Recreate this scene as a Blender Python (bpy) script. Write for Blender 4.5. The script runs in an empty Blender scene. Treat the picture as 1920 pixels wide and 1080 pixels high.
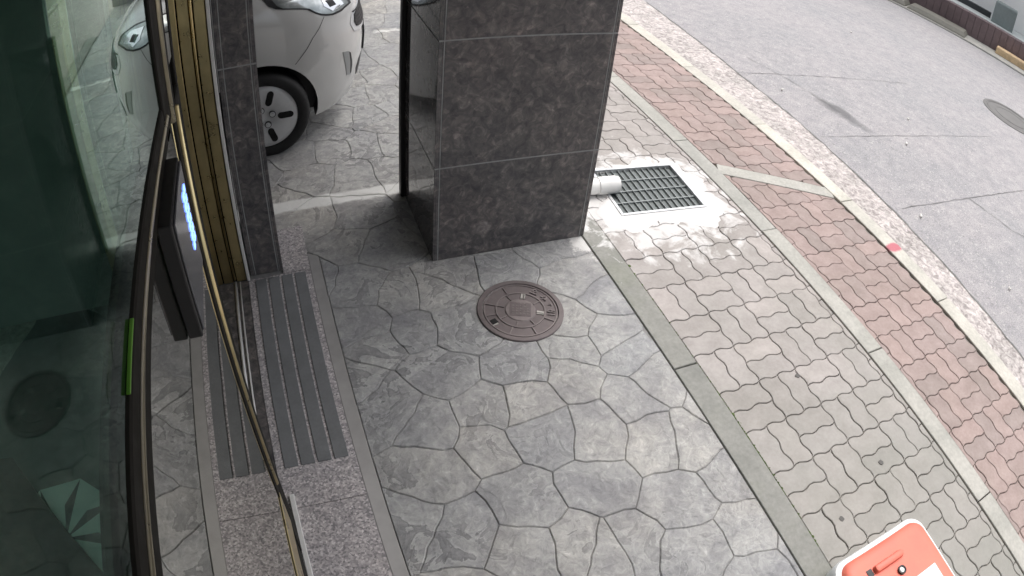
import bpy, bmesh, math, random
from mathutils import Vector, Matrix
R = math.radians
random.seed(7)
sc = bpy.context.scene
C = sc.collection

# ------------------------------------------------------------------ camera
CAMH = 2.1
pitch, yaw, roll = R(41.9125), R(-24.9806), R(6.4381)
cp, sp, cr, sr = math.cos(pitch), math.sin(pitch), math.cos(roll), math.sin(roll)
f_, u_, r_ = Vector((0, cp, -sp)), Vector((0, sp, cp)), Vector((1, 0, 0))
r2, u2 = r_*cr + u_*sr, u_*cr - r_*sr
M = Matrix.Rotation(yaw, 3, 'Z') @ Matrix((r2, u2, -f_)).transposed()
cd = bpy.data.cameras.new('camera')
cam = bpy.data.objects.new('camera', cd); C.objects.link(cam)
cam.matrix_world = Matrix.Translation((0, 0, CAMH)) @ M.to_4x4()
cd.type = 'PANO'                                   # the wide barrel lens of the security camera
cd.sensor_fit = 'HORIZONTAL'; cd.sensor_width = 36; cd.sensor_height = 20.25
K1, K3 = 0.74330, 0.04255
pc = cd.cycles if hasattr(cd, 'cycles') and hasattr(cd.cycles, 'panorama_type') else cd
pc.panorama_type = 'FISHEYE_LENS_POLYNOMIAL'
pc.fisheye_fov = R(175)
pc.fisheye_polynomial_k0 = 0; pc.fisheye_polynomial_k1 = -K1/18; pc.fisheye_polynomial_k2 = 0
pc.fisheye_polynomial_k3 = -K3/18**3; pc.fisheye_polynomial_k4 = 0
cd.clip_start = 0.01; cd.clip_end = 1000
sc.camera = cam

# ------------------------------------------------------------------ light
SUN_EL, SUN_AZ = R(68), R(60)                       # azimuth clockwise from +Y, towards the street
w = bpy.data.worlds.new('World'); sc.world = w; w.use_nodes = True
nt = w.node_tree; nt.nodes.clear()
sky = nt.nodes.new('ShaderNodeTexSky'); sky.sky_type = 'NISHITA'; sky.sun_disc = False
sky.sun_elevation = SUN_EL; sky.sun_rotation = SUN_AZ
sky.air_density = 1.0; sky.dust_density = 6.0; sky.ozone_density = 1.0
hs = nt.nodes.new('ShaderNodeHueSaturation'); hs.inputs['Saturation'].default_value = 0.35   # cloud-white sky
bg = nt.nodes.new('ShaderNodeBackground'); bg.inputs['Strength'].default_value = 0.15
wo = nt.nodes.new('ShaderNodeOutputWorld')
nt.links.new(sky.outputs[0], hs.inputs['Color']); nt.links.new(hs.outputs[0], bg.inputs[0]); nt.links.new(bg.outputs[0], wo.inputs[0])
sl = bpy.data.lights.new('sun', 'SUN'); sl.energy = 0.5; sl.angle = R(60); sl.color = (1, 0.97, 0.94)
so = bpy.data.objects.new('sun', sl); C.objects.link(so)
sd = Vector((math.sin(SUN_AZ)*math.cos(SUN_EL), math.cos(SUN_AZ)*math.cos(SUN_EL), math.sin(SUN_EL)))
so.rotation_euler = sd.to_track_quat('Z', 'Y').to_euler(); so.location = sd*20
vs = sc.view_settings; vs.view_transform = 'Standard'; vs.look = 'None'; vs.gamma = 1; vs.exposure = 0.72
try:
    sc.cycles.use_denoising = True; sc.cycles.max_bounces = 8; sc.cycles.glossy_bounces = 5; sc.cycles.transparent_max_bounces = 8
    sc.cycles.caustics_reflective = False; sc.cycles.caustics_refractive = False
except Exception:
    pass

# ------------------------------------------------------------------ pixel helpers (photo pixels -> directions)
def ray(px, py):
    x, y = (px-960)/960, (540-py)/960
    r = math.hypot(x, y); th = K1*r + K3*r**3
    s = math.sin(th)/r if r > 1e-9 else K1
    return M @ Vector((x*s, y*s, -math.cos(th)))
def ground(px, py, z=0.0):
    d = ray(px, py); t = (z-CAMH)/d.z
    return Vector((d.x*t, d.y*t, z))

# ------------------------------------------------------------------ material helpers
class NT:
    def __init__(s, name):
        s.m = bpy.data.materials.new(name); s.m.use_nodes = True
        s.t = s.m.node_tree; s.t.nodes.clear()
        s.out = s.n('ShaderNodeOutputMaterial')
    def n(s, typ, **kw):
        nd = s.t.nodes.new(typ)
        for k, v in kw.items(): setattr(nd, k, v)
        return nd
    def l(s, a, b): s.t.links.new(a, b)
    def setin(s, nd, key, v):
        if hasattr(v, 'is_linked') or hasattr(v, 'links'): s.l(v, nd.inputs[key])
        else: nd.inputs[key].default_value = v
    def pos(s): return s.n('ShaderNodeNewGeometry').outputs['Position']
    def noise(s, scale, detail=4, rough=.55, dist=0, vec=None, out='Fac', off=None):
        nd = s.n('ShaderNodeTexNoise'); nd.inputs['Scale'].default_value = scale
        nd.inputs['Detail'].default_value = detail; nd.inputs['Roughness'].default_value = rough
        nd.inputs['Distortion'].default_value = dist
        v = vec or s.pos()
        if off:
            a = s.n('ShaderNodeVectorMath', operation='ADD'); s.l(v, a.inputs[0]); a.inputs[1].default_value = off; v = a.outputs[0]
        s.l(v, nd.inputs['Vector']); return nd.outputs[out]
    def voro(s, scale, feature='F1', vec=None, out='Distance', rand=1):
        nd = s.n('ShaderNodeTexVoronoi', feature=feature); nd.inputs['Scale'].default_value = scale
        nd.inputs['Randomness'].default_value = rand
        s.l(vec or s.pos(), nd.inputs['Vector']); return nd.outputs[out]
    def ramp(s, fac, stops, interp='LINEAR'):
        nd = s.n('ShaderNodeValToRGB'); cr_ = nd.color_ramp; cr_.interpolation = interp
        while len(cr_.elements) < len(stops): cr_.elements.new(0.5)
        for e, (p, c) in zip(cr_.elements, stops):
            e.position = p
            e.color = (c, c, c, 1) if not isinstance(c, (tuple, list)) else (*c[:3], 1)
        s.l(fac, nd.inputs[0]); return nd.outputs[0]
    def mix(s, fac, a, b, mode='MIX'):
        nd = s.n('ShaderNodeMix', data_type='RGBA', blend_type=mode)
        for i, v in ((0, fac), (6, a), (7, b)):
            if isinstance(v, (int, float)): nd.inputs[i].default_value = v if i == 0 else (v, v, v, 1)
            elif isinstance(v, (tuple, list)): nd.inputs[i].default_value = (*v[:3], 1)
            else: s.l(v, nd.inputs[i])
        return nd.outputs[2]
    def math(s, op, a, b=None, c=None, clamp=False):
        nd = s.n('ShaderNodeMath', operation=op, use_clamp=clamp)
        for i, v in enumerate((a, b, c)):
            if v is None: continue
            if isinstance(v, (int, float)): nd.inputs[i].default_value = v
            else: s.l(v, nd.inputs[i])
        return nd.outputs[0]
    def xyz(s, vec=None):
        nd = s.n('ShaderNodeSeparateXYZ'); s.l(vec or s.pos(), nd.inputs[0]); return nd.outputs
    def rnd(s): return s.n('ShaderNodeObjectInfo').outputs['Random']
    def bump(s, h, strength=.5, dist=.01, nrm=None):
        nd = s.n('ShaderNodeBump'); nd.inputs['Strength'].default_value = strength; nd.inputs['Distance'].default_value = dist
        s.l(h, nd.inputs['Height'])
        if nrm: s.l(nrm, nd.inputs['Normal'])
        return nd.outputs[0]
    def bsdf(s, col, rough=.6, metal=0, nrm=None, spec=.5, coat=0, emis=None, estr=0):
        b = s.n('ShaderNodeBsdfPrincipled')
        for k, v in (('Base Color', col), ('Roughness', rough), ('Metallic', metal), ('Specular IOR Level', spec), ('Coat Weight', coat)):
            if isinstance(v, (tuple, list)): b.inputs[k].default_value = (*v[:3], 1)
            elif isinstance(v, (int, float)): b.inputs[k].default_value = v
            else: s.l(v, b.inputs[k])
        if coat: b.inputs['Coat Roughness'].default_value = .04
        if nrm: s.l(nrm, b.inputs['Normal'])
        if emis: b.inputs['Emission Color'].default_value = (*emis, 1); b.inputs['Emission Strength'].default_value = estr
        s.l(b.outputs[0], s.out.inputs[0]); return s.m

MAT = {}
def plain(name, col, rough=.5, metal=0, grain=.08, scale=40, bump=.15, spec=.5, coat=0):
    """a surface of one colour with fine grain, wear and relief"""
    t = NT(name); n1 = t.noise(scale, 5, .6); n2 = t.noise(scale*.13, 3, .5, off=(3, 7, 1))
    a = tuple(c*(1-grain*2) for c in col); b = tuple(min(1, c*(1+grain*2)) for c in col)
    c1 = t.ramp(t.math('ADD', t.math('MULTIPLY', n1, .5), t.math('MULTIPLY', n2, .5)), [(.3, a), (.7, b)])
    MAT[name] = t.bsdf(c1, t.ramp(n1, [(.3, max(.02, rough*.85)), (.7, min(1, rough*1.15))]), metal, t.bump(n1, bump, .003) if bump else None, spec, coat)

def grate_splash(t):
    """dried white slurry spilt round the drain grate (0..1)"""
    x, y, z = t.xyz()
    dx = t.math('DIVIDE', t.math('SUBTRACT', x, 2.0), .60); dy = t.math('DIVIDE', t.math('SUBTRACT', y, 2.62), .50)
    d = t.math('SQRT', t.math('ADD', t.math('MULTIPLY', dx, dx), t.math('MULTIPLY', dy, dy)))
    nz = t.noise(7, 6, .65, .6)
    return t.ramp(t.math('ADD', d, t.math('MULTIPLY', t.math('SUBTRACT', nz, .5), 2.6)), [(.70, 1), (.92, .35), (1.15, 0)])

def mk_flag():
    t = NT('flagstone')
    n1 = t.noise(5, 9, .68, .35); n2 = t.noise(1.3, 4, .55, off=(4, 1, 0)); n3 = t.noise(45, 4, .6)
    cleft = t.noise(3.4, 3, .5, .9, off=(9, 2, 5))
    steps0 = t.ramp(cleft, [(.38, 0), (.415, .32), (.485, .42), (.515, .66), (.58, .78), (.62, 1)])
    cl2 = t.noise(5.5, 7, .58, 1.9, off=(1, 6, 2)); fine = t.ramp(cl2, [(.36, 0), (.40, .45), (.52, .6), (.57, 1)])
    area_ = t.ramp(t.noise(2.4, 2, .5, off=(7, 7, 3)), [(.40, .05), (.52, 1)])
    steps = t.math('ADD', t.math('MULTIPLY', steps0, .6), t.math('MULTIPLY', t.math('MULTIPLY', fine, area_), .4))
    col = t.ramp(n1, [(.26, (.27, .27, .274)), (.44, (.335, .333, .331)), (.56, (.375, .372, .366)), (.70, (.44, .436, .43))])
    n4 = t.noise(24, 10, .80, .7, off=(3, 9, 4))
    col = t.mix(.85, col, t.ramp(n4, [(.32, (.55, .55, .57)), (.46, (.92, .92, .92)), (.56, (1.12, 1.12, 1.1)), (.66, (1.6, 1.6, 1.57))]), 'MULTIPLY')
    xg = t.xyz()[0]
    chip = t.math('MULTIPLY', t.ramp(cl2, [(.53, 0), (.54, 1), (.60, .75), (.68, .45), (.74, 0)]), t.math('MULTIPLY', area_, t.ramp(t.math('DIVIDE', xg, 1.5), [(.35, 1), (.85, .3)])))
    col = t.mix(t.math('MULTIPLY', chip, .60), col, (.135, .135, .142))  # darker pigment in the low spots, standing in for relief shade
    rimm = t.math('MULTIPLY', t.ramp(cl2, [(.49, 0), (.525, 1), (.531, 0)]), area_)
    col = t.mix(t.math('MULTIPLY', rimm, .45), col, (.52, .52, .51))  # pale rim painted as a highlight along the chip edges
    col = t.mix(.8, col, t.ramp(n2, [(.3, (.78, .80, .83)), (.55, (1, 1, 1)), (.72, (1.0, .97, .93))]), 'MULTIPLY')
    col = t.mix(.75, col, t.ramp(steps, [(0, (.72, .72, .75)), (.4, (.97, .97, .97)), (1, (1.15, 1.15, 1.13))]), 'MULTIPLY')  # low steps darker, high steps lighter: relief shading put into the colour
    col = t.mix(.6, col, t.ramp(t.rnd(), [(0, (.82, .83, .86)), (.5, (1, 1, 1)), (1, (1.12, 1.09, 1.04))]), 'MULTIPLY')
    col = t.mix(t.ramp(n3, [(.62, 0), (.75, .35)]), col, (.5, .5, .49))
    # worn white bay line across the parking mouth (paint)
    x, y, z = t.xyz()
    wob = t.math('MULTIPLY', t.math('SUBTRACT', t.noise(9, 4, .6), .5), .05)
    yy = t.math('ADD', y, wob)
    def band(c, h, soft=.008):
        return t.ramp(t.math('ABSOLUTE', t.math('SUBTRACT', yy, c)), [(h-soft, 1), (h+soft, 0)])
    wear = t.ramp(t.noise(16, 6, .7), [(.30, .25), (.42, .95)])
    line = t.math('MULTIPLY', t.math('MAXIMUM', band(3.045, .050), t.math('MULTIPLY', band(5.5, .04), t.ramp(t.noise(6, 3), [(.45, 0), (.55, 1)]))), wear)
    col = t.mix(line, col, (.70, .70, .68))
    dx = t.math('DIVIDE', t.math('SUBTRACT', x, 1.47), .16); dy = t.math('DIVIDE', t.math('SUBTRACT', y, 2.36), .20)
    d = t.math('SQRT', t.math('ADD', t.math('MULTIPLY', dx, dx), t.math('MULTIPLY', dy, dy)))
    spl = t.ramp(t.math('ADD', d, t.math('MULTIPLY', t.math('SUBTRACT', t.noise(14, 6, .7), .5), 2.4)), [(.35, .8), (.6, 0)])
    col = t.mix(spl, col, (.72, .71, .69))
    h = t.math('SUBTRACT', t.math('ADD', t.math('MULTIPLY', steps, .75), t.math('ADD', t.math('MULTIPLY', n1, .4), t.math('MULTIPLY', n4, .35))), t.math('MULTIPLY', chip, .3))
    und = t.noise(3.2, 4, .6, .4, off=(2, 2, 9)); nb = t.bump(und, .5, .05); nb = t.bump(h, .55, .020, nb); nb = t.bump(n3, .3, .004, nb)
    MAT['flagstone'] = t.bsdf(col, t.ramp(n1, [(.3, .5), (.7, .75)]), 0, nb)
mk_flag()

def mk_paver(name, lo, hi, tint, splash):
    t = NT(name)
    n1 = t.noise(60, 5, .65); n2 = t.noise(2.2, 4, .6); n3 = t.noise(11, 5, .6, off=(5, 5, 0))
    col = t.ramp(t.math('ADD', t.math('MULTIPLY', n3, .6), t.math('MULTIPLY', n1, .4)), [(.33, lo), (.68, hi)])
    col = t.mix(.9, col, t.ramp(t.rnd(), [(0, tuple(.90*c for c in tint)), (.5, (1, 1, 1)), (1, (1.08, 1.06, 1.05))]), 'MULTIPLY')
    col = t.mix(.7, col, t.ramp(n2, [(.32, (.80, .82, .79)), (.6, (1, 1, 1))]), 'MULTIPLY')
    if splash:                                            # green-grey darkening towards the near end, painted in for light falling off
        near_fade = t.ramp(t.math('ADD', t.math('DIVIDE', t.xyz()[1], 3.0), t.math('MULTIPLY', t.math('SUBTRACT', t.noise(1.8, 4, .6, off=(0, 3, 0)), .5), .7)), [(.0, .55), (.55, 0)])
        col = t.mix(near_fade, col, (.235, .245, .215))
    if splash: col = t.mix(t.math('MULTIPLY', grate_splash(t), .75), col, (.70, .69, .68))
    nb = t.bump(n1, .35, .003); nb = t.bump(n3, .2, .006, nb)
    MAT[name] = t.bsdf(col, .82, 0, nb)
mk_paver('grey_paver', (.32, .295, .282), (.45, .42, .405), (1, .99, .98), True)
mk_paver('red_paver', (.28, .212, .198), (.41, .325, .305), (.94, 1, 1), False)

def mk_granite_dark(name, r0, r1, spec):
    t = NT(name)
    v = t.voro(45, 'F1', out='Color'); n1 = t.noise(17, 8, .70, 1.0); n2 = t.noise(4, 3, .5)
    sx = t.xyz(v)[0]
    col = t.ramp(n1, [(.28, (.050, .050, .055)), (.44, (.096, .093, .096)), (.56, (.140, .131, .129)), (.66, (.23, .212, .205)), (.78, (.38, .36, .35))])
    col = t.mix(.5, col, t.ramp(sx, [(0, (.62, .62, .65)), (.6, (1, 1, 1)), (.9, (1.3, 1.22, 1.18)), (1, (1.8, 1.7, 1.65))]), 'MULTIPLY')
    col = t.mix(.5, col, t.ramp(n2, [(.35, (.75, .75, .78)), (.65, (1.15, 1.1, 1.08))]), 'MULTIPLY')
    MAT[name] = t.bsdf(col, t.ramp(n1, [(.3, r0), (.8, r1)]), 0, t.bump(n1, .02, .001), spec)
mk_granite_dark('dark_granite', .28, .36, .4); mk_granite_dark('polished_granite', .04, .07, .5)

def mk_granite_pink():
    t = NT('threshold_granite')
    v = t.voro(150, 'F1', out='Color'); n1 = t.noise(75, 6, .75, .6); n2 = t.noise(3, 3)
    col = t.ramp(t.xyz(v)[0], [(0, (.22, .215, .22)), (.25, (.34, .325, .33)), (.5, (.43, .41, .41)), (.78, (.53, .505, .50)), (1, (.70, .68, .67))])
    col = t.mix(.55, col, t.ramp(n1, [(.35, (.55, .54, .56)), (.65, (1.25, 1.2, 1.2))]), 'MULTIPLY')
    col = t.mix(.5, col, t.ramp(n2, [(.35, (.85, .85, .88)), (.65, (1.08, 1.05, 1.03))]), 'MULTIPLY')
    MAT['threshold_granite'] = t.bsdf(col, .45, 0, t.bump(n1, .12, .002))
mk_granite_pink()

def mk_asphalt():
    t = NT('road_surface')
    n1 = t.noise(90, 5, .7); n2 = t.noise(.9, 5, .6); n3 = t.noise(9, 5, .65, off=(2, 4, 0)); v = t.voro(70, 'F1', out='Color')
    col = t.ramp(n1, [(.3, (.20, .198, .203)), (.5, (.33, .326, .331)), (.75, (.50, .495, .49))])
    col = t.mix(.8, col, t.ramp(n3, [(.3, (.78, .78, .80)), (.7, (1.16, 1.13, 1.12))]), 'MULTIPLY'); col = t.mix(t.ramp(t.noise(35, 3, .5, off=(8, 1, 0)), [(.62, 0), (.70, .5)]), col, (.16, .158, .16))
    col = t.mix(.8, col, t.ramp(n2, [(.3, (.86, .88, .90)), (.6, (1.03, 1.01, 1.02))]), 'MULTIPLY')
    col = t.mix(t.ramp(t.xyz(v)[1], [(.95, 0), (.97, .35)]), col, (.62, .60, .58))
    # oil drip trail
    x, y, z = t.xyz()
    a = t.math('SUBTRACT', t.math('ADD', x, t.math('MULTIPLY', y, .17)), 5.18); b = t.math('SUBTRACT', y, 3.5)
    d = t.math('ADD', t.math('MULTIPLY', t.math('DIVIDE', a, .12), t.math('DIVIDE', a, .12)), t.math('MULTIPLY', t.math('DIVIDE', b, .40), t.math('DIVIDE', b, .40)))
    oil = t.ramp(t.math('ADD', d, t.math('MULTIPLY', t.math('SUBTRACT', t.noise(4, 4), .5), 2.5)), [(.1, .75), (1.3, 0)])
    col = t.mix(oil, col, (.10, .10, .105))
    MAT['road_surface'] = t.bsdf(col, .85, 0, t.bump(n1, .5, .006))
mk_asphalt()

def mk_gutter():
    t = NT('gutter_concrete')
    n1 = t.noise(22, 7, .72, .8); n2 = t.noise(3, 4, .6); v = t.voro(45, 'F1')
    col = t.ramp(n1, [(.30, (.20, .185, .18)), (.44, (.38, .355, .345)), (.54, (.56, .53, .515)), (.68, (.76, .73, .71))])
    col = t.mix(.7, col, t.ramp(n2, [(.35, (.75, .73, .72)), (.6, (1.05, 1, 1))]), 'MULTIPLY')
    MAT['gutter_concrete'] = t.bsdf(col, .85, 0, t.bump(t.math('ADD', n1, t.math('MULTIPLY', v, .4)), .7, .02))
mk_gutter()

def mk_kerb(name, base, red=False, moss=0):
    t = NT(name)
    n1 = t.noise(50, 5, .65); n2 = t.noise(4, 5, .6)
    col = t.ramp(n1, [(.3, tuple(c*.85 for c in base)), (.7, tuple(c*1.12 for c in base))])
    col = t.mix(.8, col, t.ramp(n2, [(.3, (.74, .75, .72)), (.6, (1.04, 1.03, 1.0))]), 'MULTIPLY')
    col = t.mix(.5, col, t.ramp(t.rnd(), [(0, (.85, .86, .86)), (1, (1.1, 1.09, 1.06))]), 'MULTIPLY')
    if moss: col = t.mix(t.ramp(t.noise(2.6, 4, .6, off=(1, 8, 0)), [(.52, 0), (.68, moss)]), col, (.16, .18, .12))
    if name == 'strip_concrete': col = t.mix(t.math('MULTIPLY', grate_splash(t), .9), col, (.78, .77, .76))
    if red:
        x, y, z = t.xyz()
        dx = t.math('DIVIDE', t.math('SUBTRACT', x, 3.455), .095); dy = t.math('DIVIDE', t.math('SUBTRACT', y, 1.83), .045)
        d = t.math('ADD', t.math('MULTIPLY', dx, dx), t.math('MULTIPLY', dy, dy))
        col = t.mix(t.ramp(t.math('ADD', d, t.math('MULTIPLY', t.math('SUBTRACT', t.noise(18, 4), .5), 1.2)), [(.4, .85), (1.2, 0)]), col, (.46, .085, .13))
    MAT[name] = t.bsdf(col, .8, 0, t.bump(n1, .3, .004))
mk_kerb('kerb_stone', (.41, .405, .385)); mk_kerb('kerb_stone_outer', (.56, .54, .50), red=True); mk_kerb('strip_concrete', (.275, .275, .262), moss=.3)

def mk_glass(name, tcol, gcol, stops, rough=.0):
    t = NT(name)
    lw = t.n('ShaderNodeLayerWeight'); lw.inputs['Blend'].default_value = .5
    fac = t.ramp(lw.outputs['Facing'], stops)
    tr = t.n('ShaderNodeBsdfTransparent'); tr.inputs[0].default_value = (*tcol, 1)
    gl = t.n('ShaderNodeBsdfGlossy'); gl.inputs['Color'].default_value = (*gcol, 1); gl.inputs['Roughness'].default_value = rough
    wv = t.noise(1.6, 2, .5); t.l(t.bump(wv, .02, .02), gl.inputs['Normal'])
    mx = t.n('ShaderNodeMixShader'); t.l(fac, mx.inputs[0]); t.l(tr.outputs[0], mx.inputs[1]); t.l(gl.outputs[0], mx.inputs[2])
    t.l(mx.outputs[0], t.out.inputs[0]); MAT[name] = t.m
mk_glass('green_glass', (.66, .86, .77), (.70, .80, .77), [(.0, .03), (.58, .05), (.66, .09), (.74, .32), (.80, .60), (1, 1)])
mk_glass('coated_glass', (.55, .62, .58), (.84, .83, .79), [(0, .25), (.5, .5), (.72, .84), (1, .97)])

plain('brass', (.60, .50, .27), .3, 1, .10, 14, .06)
plain('bronze', (.010, .009, .007), .6, .0, .08, 20, .05, .1)
plain('bronze_shine', (.62, .56, .40), .3, 1, .08, 20, .05)  # pale bronze for the rods that stand in for highlights
plain('steel_strip', (.75, .74, .72), .4, .2, .06, 30, .05)
plain('black_plastic', (.005, .005, .006), .45, 0, .1, 60, .05)
plain('black_rubber', (.012, .012, .012), .55, 0, .1, 60, .1)
plain('panel_face', (.10, .10, .11), .10, .3, .03, 30, .0)
plain('white_paint', (.66, .66, .645), .18, 0, .01, 6, 0, .5, 1.0)
plain('tyre', (.012, .012, .013), .7, 0, .12, 60, .2)
plain('hub_silver', (.66, .67, .68), .35, .15, .04, 40, .03)
plain('chrome', (.75, .76, .78), .08, 1, .02, 20, 0)
plain('dark_trim', (.012, .012, .014), .45, 0, .1, 30, .05)
plain('fog_grey', (.34, .35, .35), .4, 0, .05, 30, 0)
plain('seam', (.05, .05, .052), .6, 0, .05, 30, 0)
plain('cast_iron', (.155, .132, .132), .55, .35, .12, 45, .3)
plain('cast_iron_raised', (.22, .19, .188), .5, .35, .12, 45, .25)
plain('road_iron', (.145, .142, .14), .7, 0, .12, 25, .3)
plain('iron_worn', (.55, .53, .50), .4, .6, .1, 60, .2)
plain('hole_dark', (.006, .006, .006), .9, 0, .05, 30, 0)
plain('joint_dirt', (.085, .080, .070), .95, 0, .25, 25, .3)
plain('slab_joint', (.25, .247, .244), .9, 0, .2, 25, .3)
plain('paver_joint', (.19, .175, .155), .95, 0, .25, 25, .3)
plain('mortar', (.30, .305, .30), .8, 0, .12, 50, .2)
plain('cement_band', (.36, .35, .34), .8, 0, .12, 9, .3)
plain('anti_slip', (.165, .17, .175), .75, 0, .10, 90, .3)
plain('galvanised', (.52, .53, .54), .45, .6, .1, 40, .15)
plain('grate_bar', (.28, .30, .30), .5, .3, .12, 40, .2)
plain('grate_steel', (.16, .18, .18), .7, .0, .12, 40, .2)
plain('pvc_white', (.82, .82, .80), .4, 0, .04, 20, .1)
plain('white_cement', (.70, .69, .68), .8, 0, .06, 10, .4)
plain('orange_plastic', (.78, .19, .13), .5, 0, .10, 9, .2)
plain('white_plastic', (.80, .82, .82), .4, 0, .03, 18, .1)
plain('white_label', (.86, .87, .88), .5, 0, .01, 18, 0)
plain('lime_reflection', (.10, .26, .02), .4, 0, .1, 18, 0)  # green of a glow reflected in the rail, painted as plain colour
plain('interior_floor', (.10, .115, .115), .35, 0, .25, 4, .1)
plain('inlay_pale', (.82, .86, .82), .3, 0, .08, 8, .03)
plain('inlay_dark', (.07, .085, .08), .3, 0, .15, 8, .03)
plain('interior_wall', (.22, .24, .23), .7, 0, .1, 6, .1)
plain('brown_rug', (.045, .026, .022), .95, 0, .3, 20, .5)
plain('white_wall', (.85, .85, .84), .7, 0, .02, 6, .1)
plain('render_wall', (.45, .44, .42), .8, 0, .08, 6, .3)
plain('ceiling_board', (.62, .62, .61), .7, 0, .04, 5, .1)
plain('moss', (.07, .10, .03), .95, 0, .3, 60, .4)
plain('litter', (.75, .74, .70), .7, 0, .1, 60, .2)
plain('gum', (.10, .095, .09), .7, 0, .1, 60, .1)
plain('crack', (.19, .187, .187), .95, 0, .2, 40, .2)
plain('brown_tile', (.17, .125, .13), .6, 0, .15, 12, .2)
plain('ramp_metal', (.20, .195, .17), .6, .2, .12, 20, .2)
plain('pale_ledge', (.5, .54, .53), .6, 0, .08, 12, .1)
plain('shop_frame', (.04, .045, .05), .4, .2, .1, 20, .05)
plain('bin_grey', (.20, .24, .24), .5, 0, .08, 20, .1)
plain('sandstone', (.62, .46, .28), .8, 0, .15, 20, .3)
plain('ground_far', (.22, .22, .215), .9, 0, .15, 2, .2)

def mk_lens():
    t = NT('lamp_lens'); n1 = t.noise(9, 3)
    MAT['lamp_lens'] = t.bsdf(t.ramp(n1, [(.3, (.16, .18, .18)), (.6, (.42, .46, .46)), (.75, (.75, .78, .78))]), .08, .5, None, .6, 1.0)
mk_lens()
def mk_led():
    t = NT('blue_led'); MAT['blue_led'] = t.bsdf((.1, .15, .6), .4, emis=(.14, .26, 1.0), estr=2.6)
mk_led()

# ------------------------------------------------------------------ mesh helpers
def link(name, me, m=None, parent=None):
    o = bpy.data.objects.new(name, me); C.objects.link(o)
    if m and me is not None and not me.materials: me.materials.append(MAT[m])
    if parent: o.parent = parent
    return o
def mesh(name, verts, faces, m=None, parent=None, smooth=False):
    me = bpy.data.meshes.new(name); me.from_pydata([tuple(v) for v in verts], [], faces); me.update()
    if smooth: me.shade_smooth()
    return link(name, me, m, parent)
def bmobj(name, bm, m=None, parent=None, smooth=False):
    bmesh.ops.recalc_face_normals(bm, faces=bm.faces)
    me = bpy.data.meshes.new(name); bm.to_mesh(me); bm.free()
    if smooth: me.shade_smooth()
    return link(name, me, m, parent)
def add_box(bm, x0, x1, y0, y1, z0, z1, bev=0, seg=1):
    r = bmesh.ops.create_cube(bm, size=1)['verts']
    for v in r:
        v.co = Vector(((x0+x1)/2+v.co.x*(x1-x0), (y0+y1)/2+v.co.y*(y1-y0), (z0+z1)/2+v.co.z*(z1-z0)))
    if bev:
        es = list({e for v in r for e in v.link_edges})
        bmesh.ops.bevel(bm, geom=es, offset=bev, segments=seg, affect='EDGES', profile=.5)
def box(name, x0, x1, y0, y1, z0, z1, m, parent=None, bev=0, seg=1):
    bm = bmesh.new(); add_box(bm, x0, x1, y0, y1, z0, z1, bev, seg); return bmobj(name, bm, m, parent)
def prism(name, poly, z0, z1, m, parent=None, bev=0):
    """polygon (list of xy) raised from z0 to z1 with a chamfered rim"""
    poly = [Vector((p[0], p[1])) for p in poly]
    if sum(poly[i].cross(poly[(i+1) % len(poly)]) if False else poly[i].x*poly[(i+1) % len(poly)].y-poly[(i+1) % len(poly)].x*poly[i].y for i in range(len(poly))) < 0: poly.reverse()
    n = len(poly); vs_ = [(p.x, p.y, z0) for p in poly]
    if bev:
        ctr = sum(poly, Vector((0, 0)))/n
        vs_ += [(p.x, p.y, z1-bev) for p in poly]
        ins = []
        for i in range(n):
            a, b, c = poly[i-1], poly[i], poly[(i+1) % n]
            e1, e2 = (b-a), (c-b)
            nn = Vector((-(e1.y/(e1.length+1e-9)+e2.y/(e2.length+1e-9)), e1.x/(e1.length+1e-9)+e2.x/(e2.length+1e-9)))
            nn = nn/(nn.length+1e-9)
            ins.append((b.x+nn.x*bev, b.y+nn.y*bev, z1))
        vs_ += ins; L = 3
    else:
        vs_ += [(p.x, p.y, z1) for p in poly]; L = 2
    fs = []
    for k in range(L-1):
        for i in range(n):
            j = (i+1) % n; fs.append((k*n+i, k*n+j, (k+1)*n+j, (k+1)*n+i))
    fs.append(tuple((L-1)*n+i for i in range(n)))
    return mesh(name, vs_, fs, m, parent)
def empty(name, loc=(0, 0, 0)):
    o = bpy.data.objects.new(name, None); C.objects.link(o); o.location = loc; o.empty_display_size = .1; return o
def tag(o, label=None, cat=None, group=None, kind=None):
    if label: o['label'] = label
    if cat: o['category'] = cat
    if group: o['group'] = group
    if kind: o['kind'] = kind
    return o
def cyl(bm, p0, p1, r, seg=20, r1=None, cap=True):
    p0, p1 = Vector(p0), Vector(p1); d = p1-p0
    g = bmesh.ops.create_cone(bm, cap_ends=cap, segments=seg, radius1=r, radius2=r if r1 is None else r1, depth=d.length)['verts']
    q = d.to_track_quat('Z', 'Y').to_matrix()
    for v in g: v.co = q @ v.co + (p0+p1)/2
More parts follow.
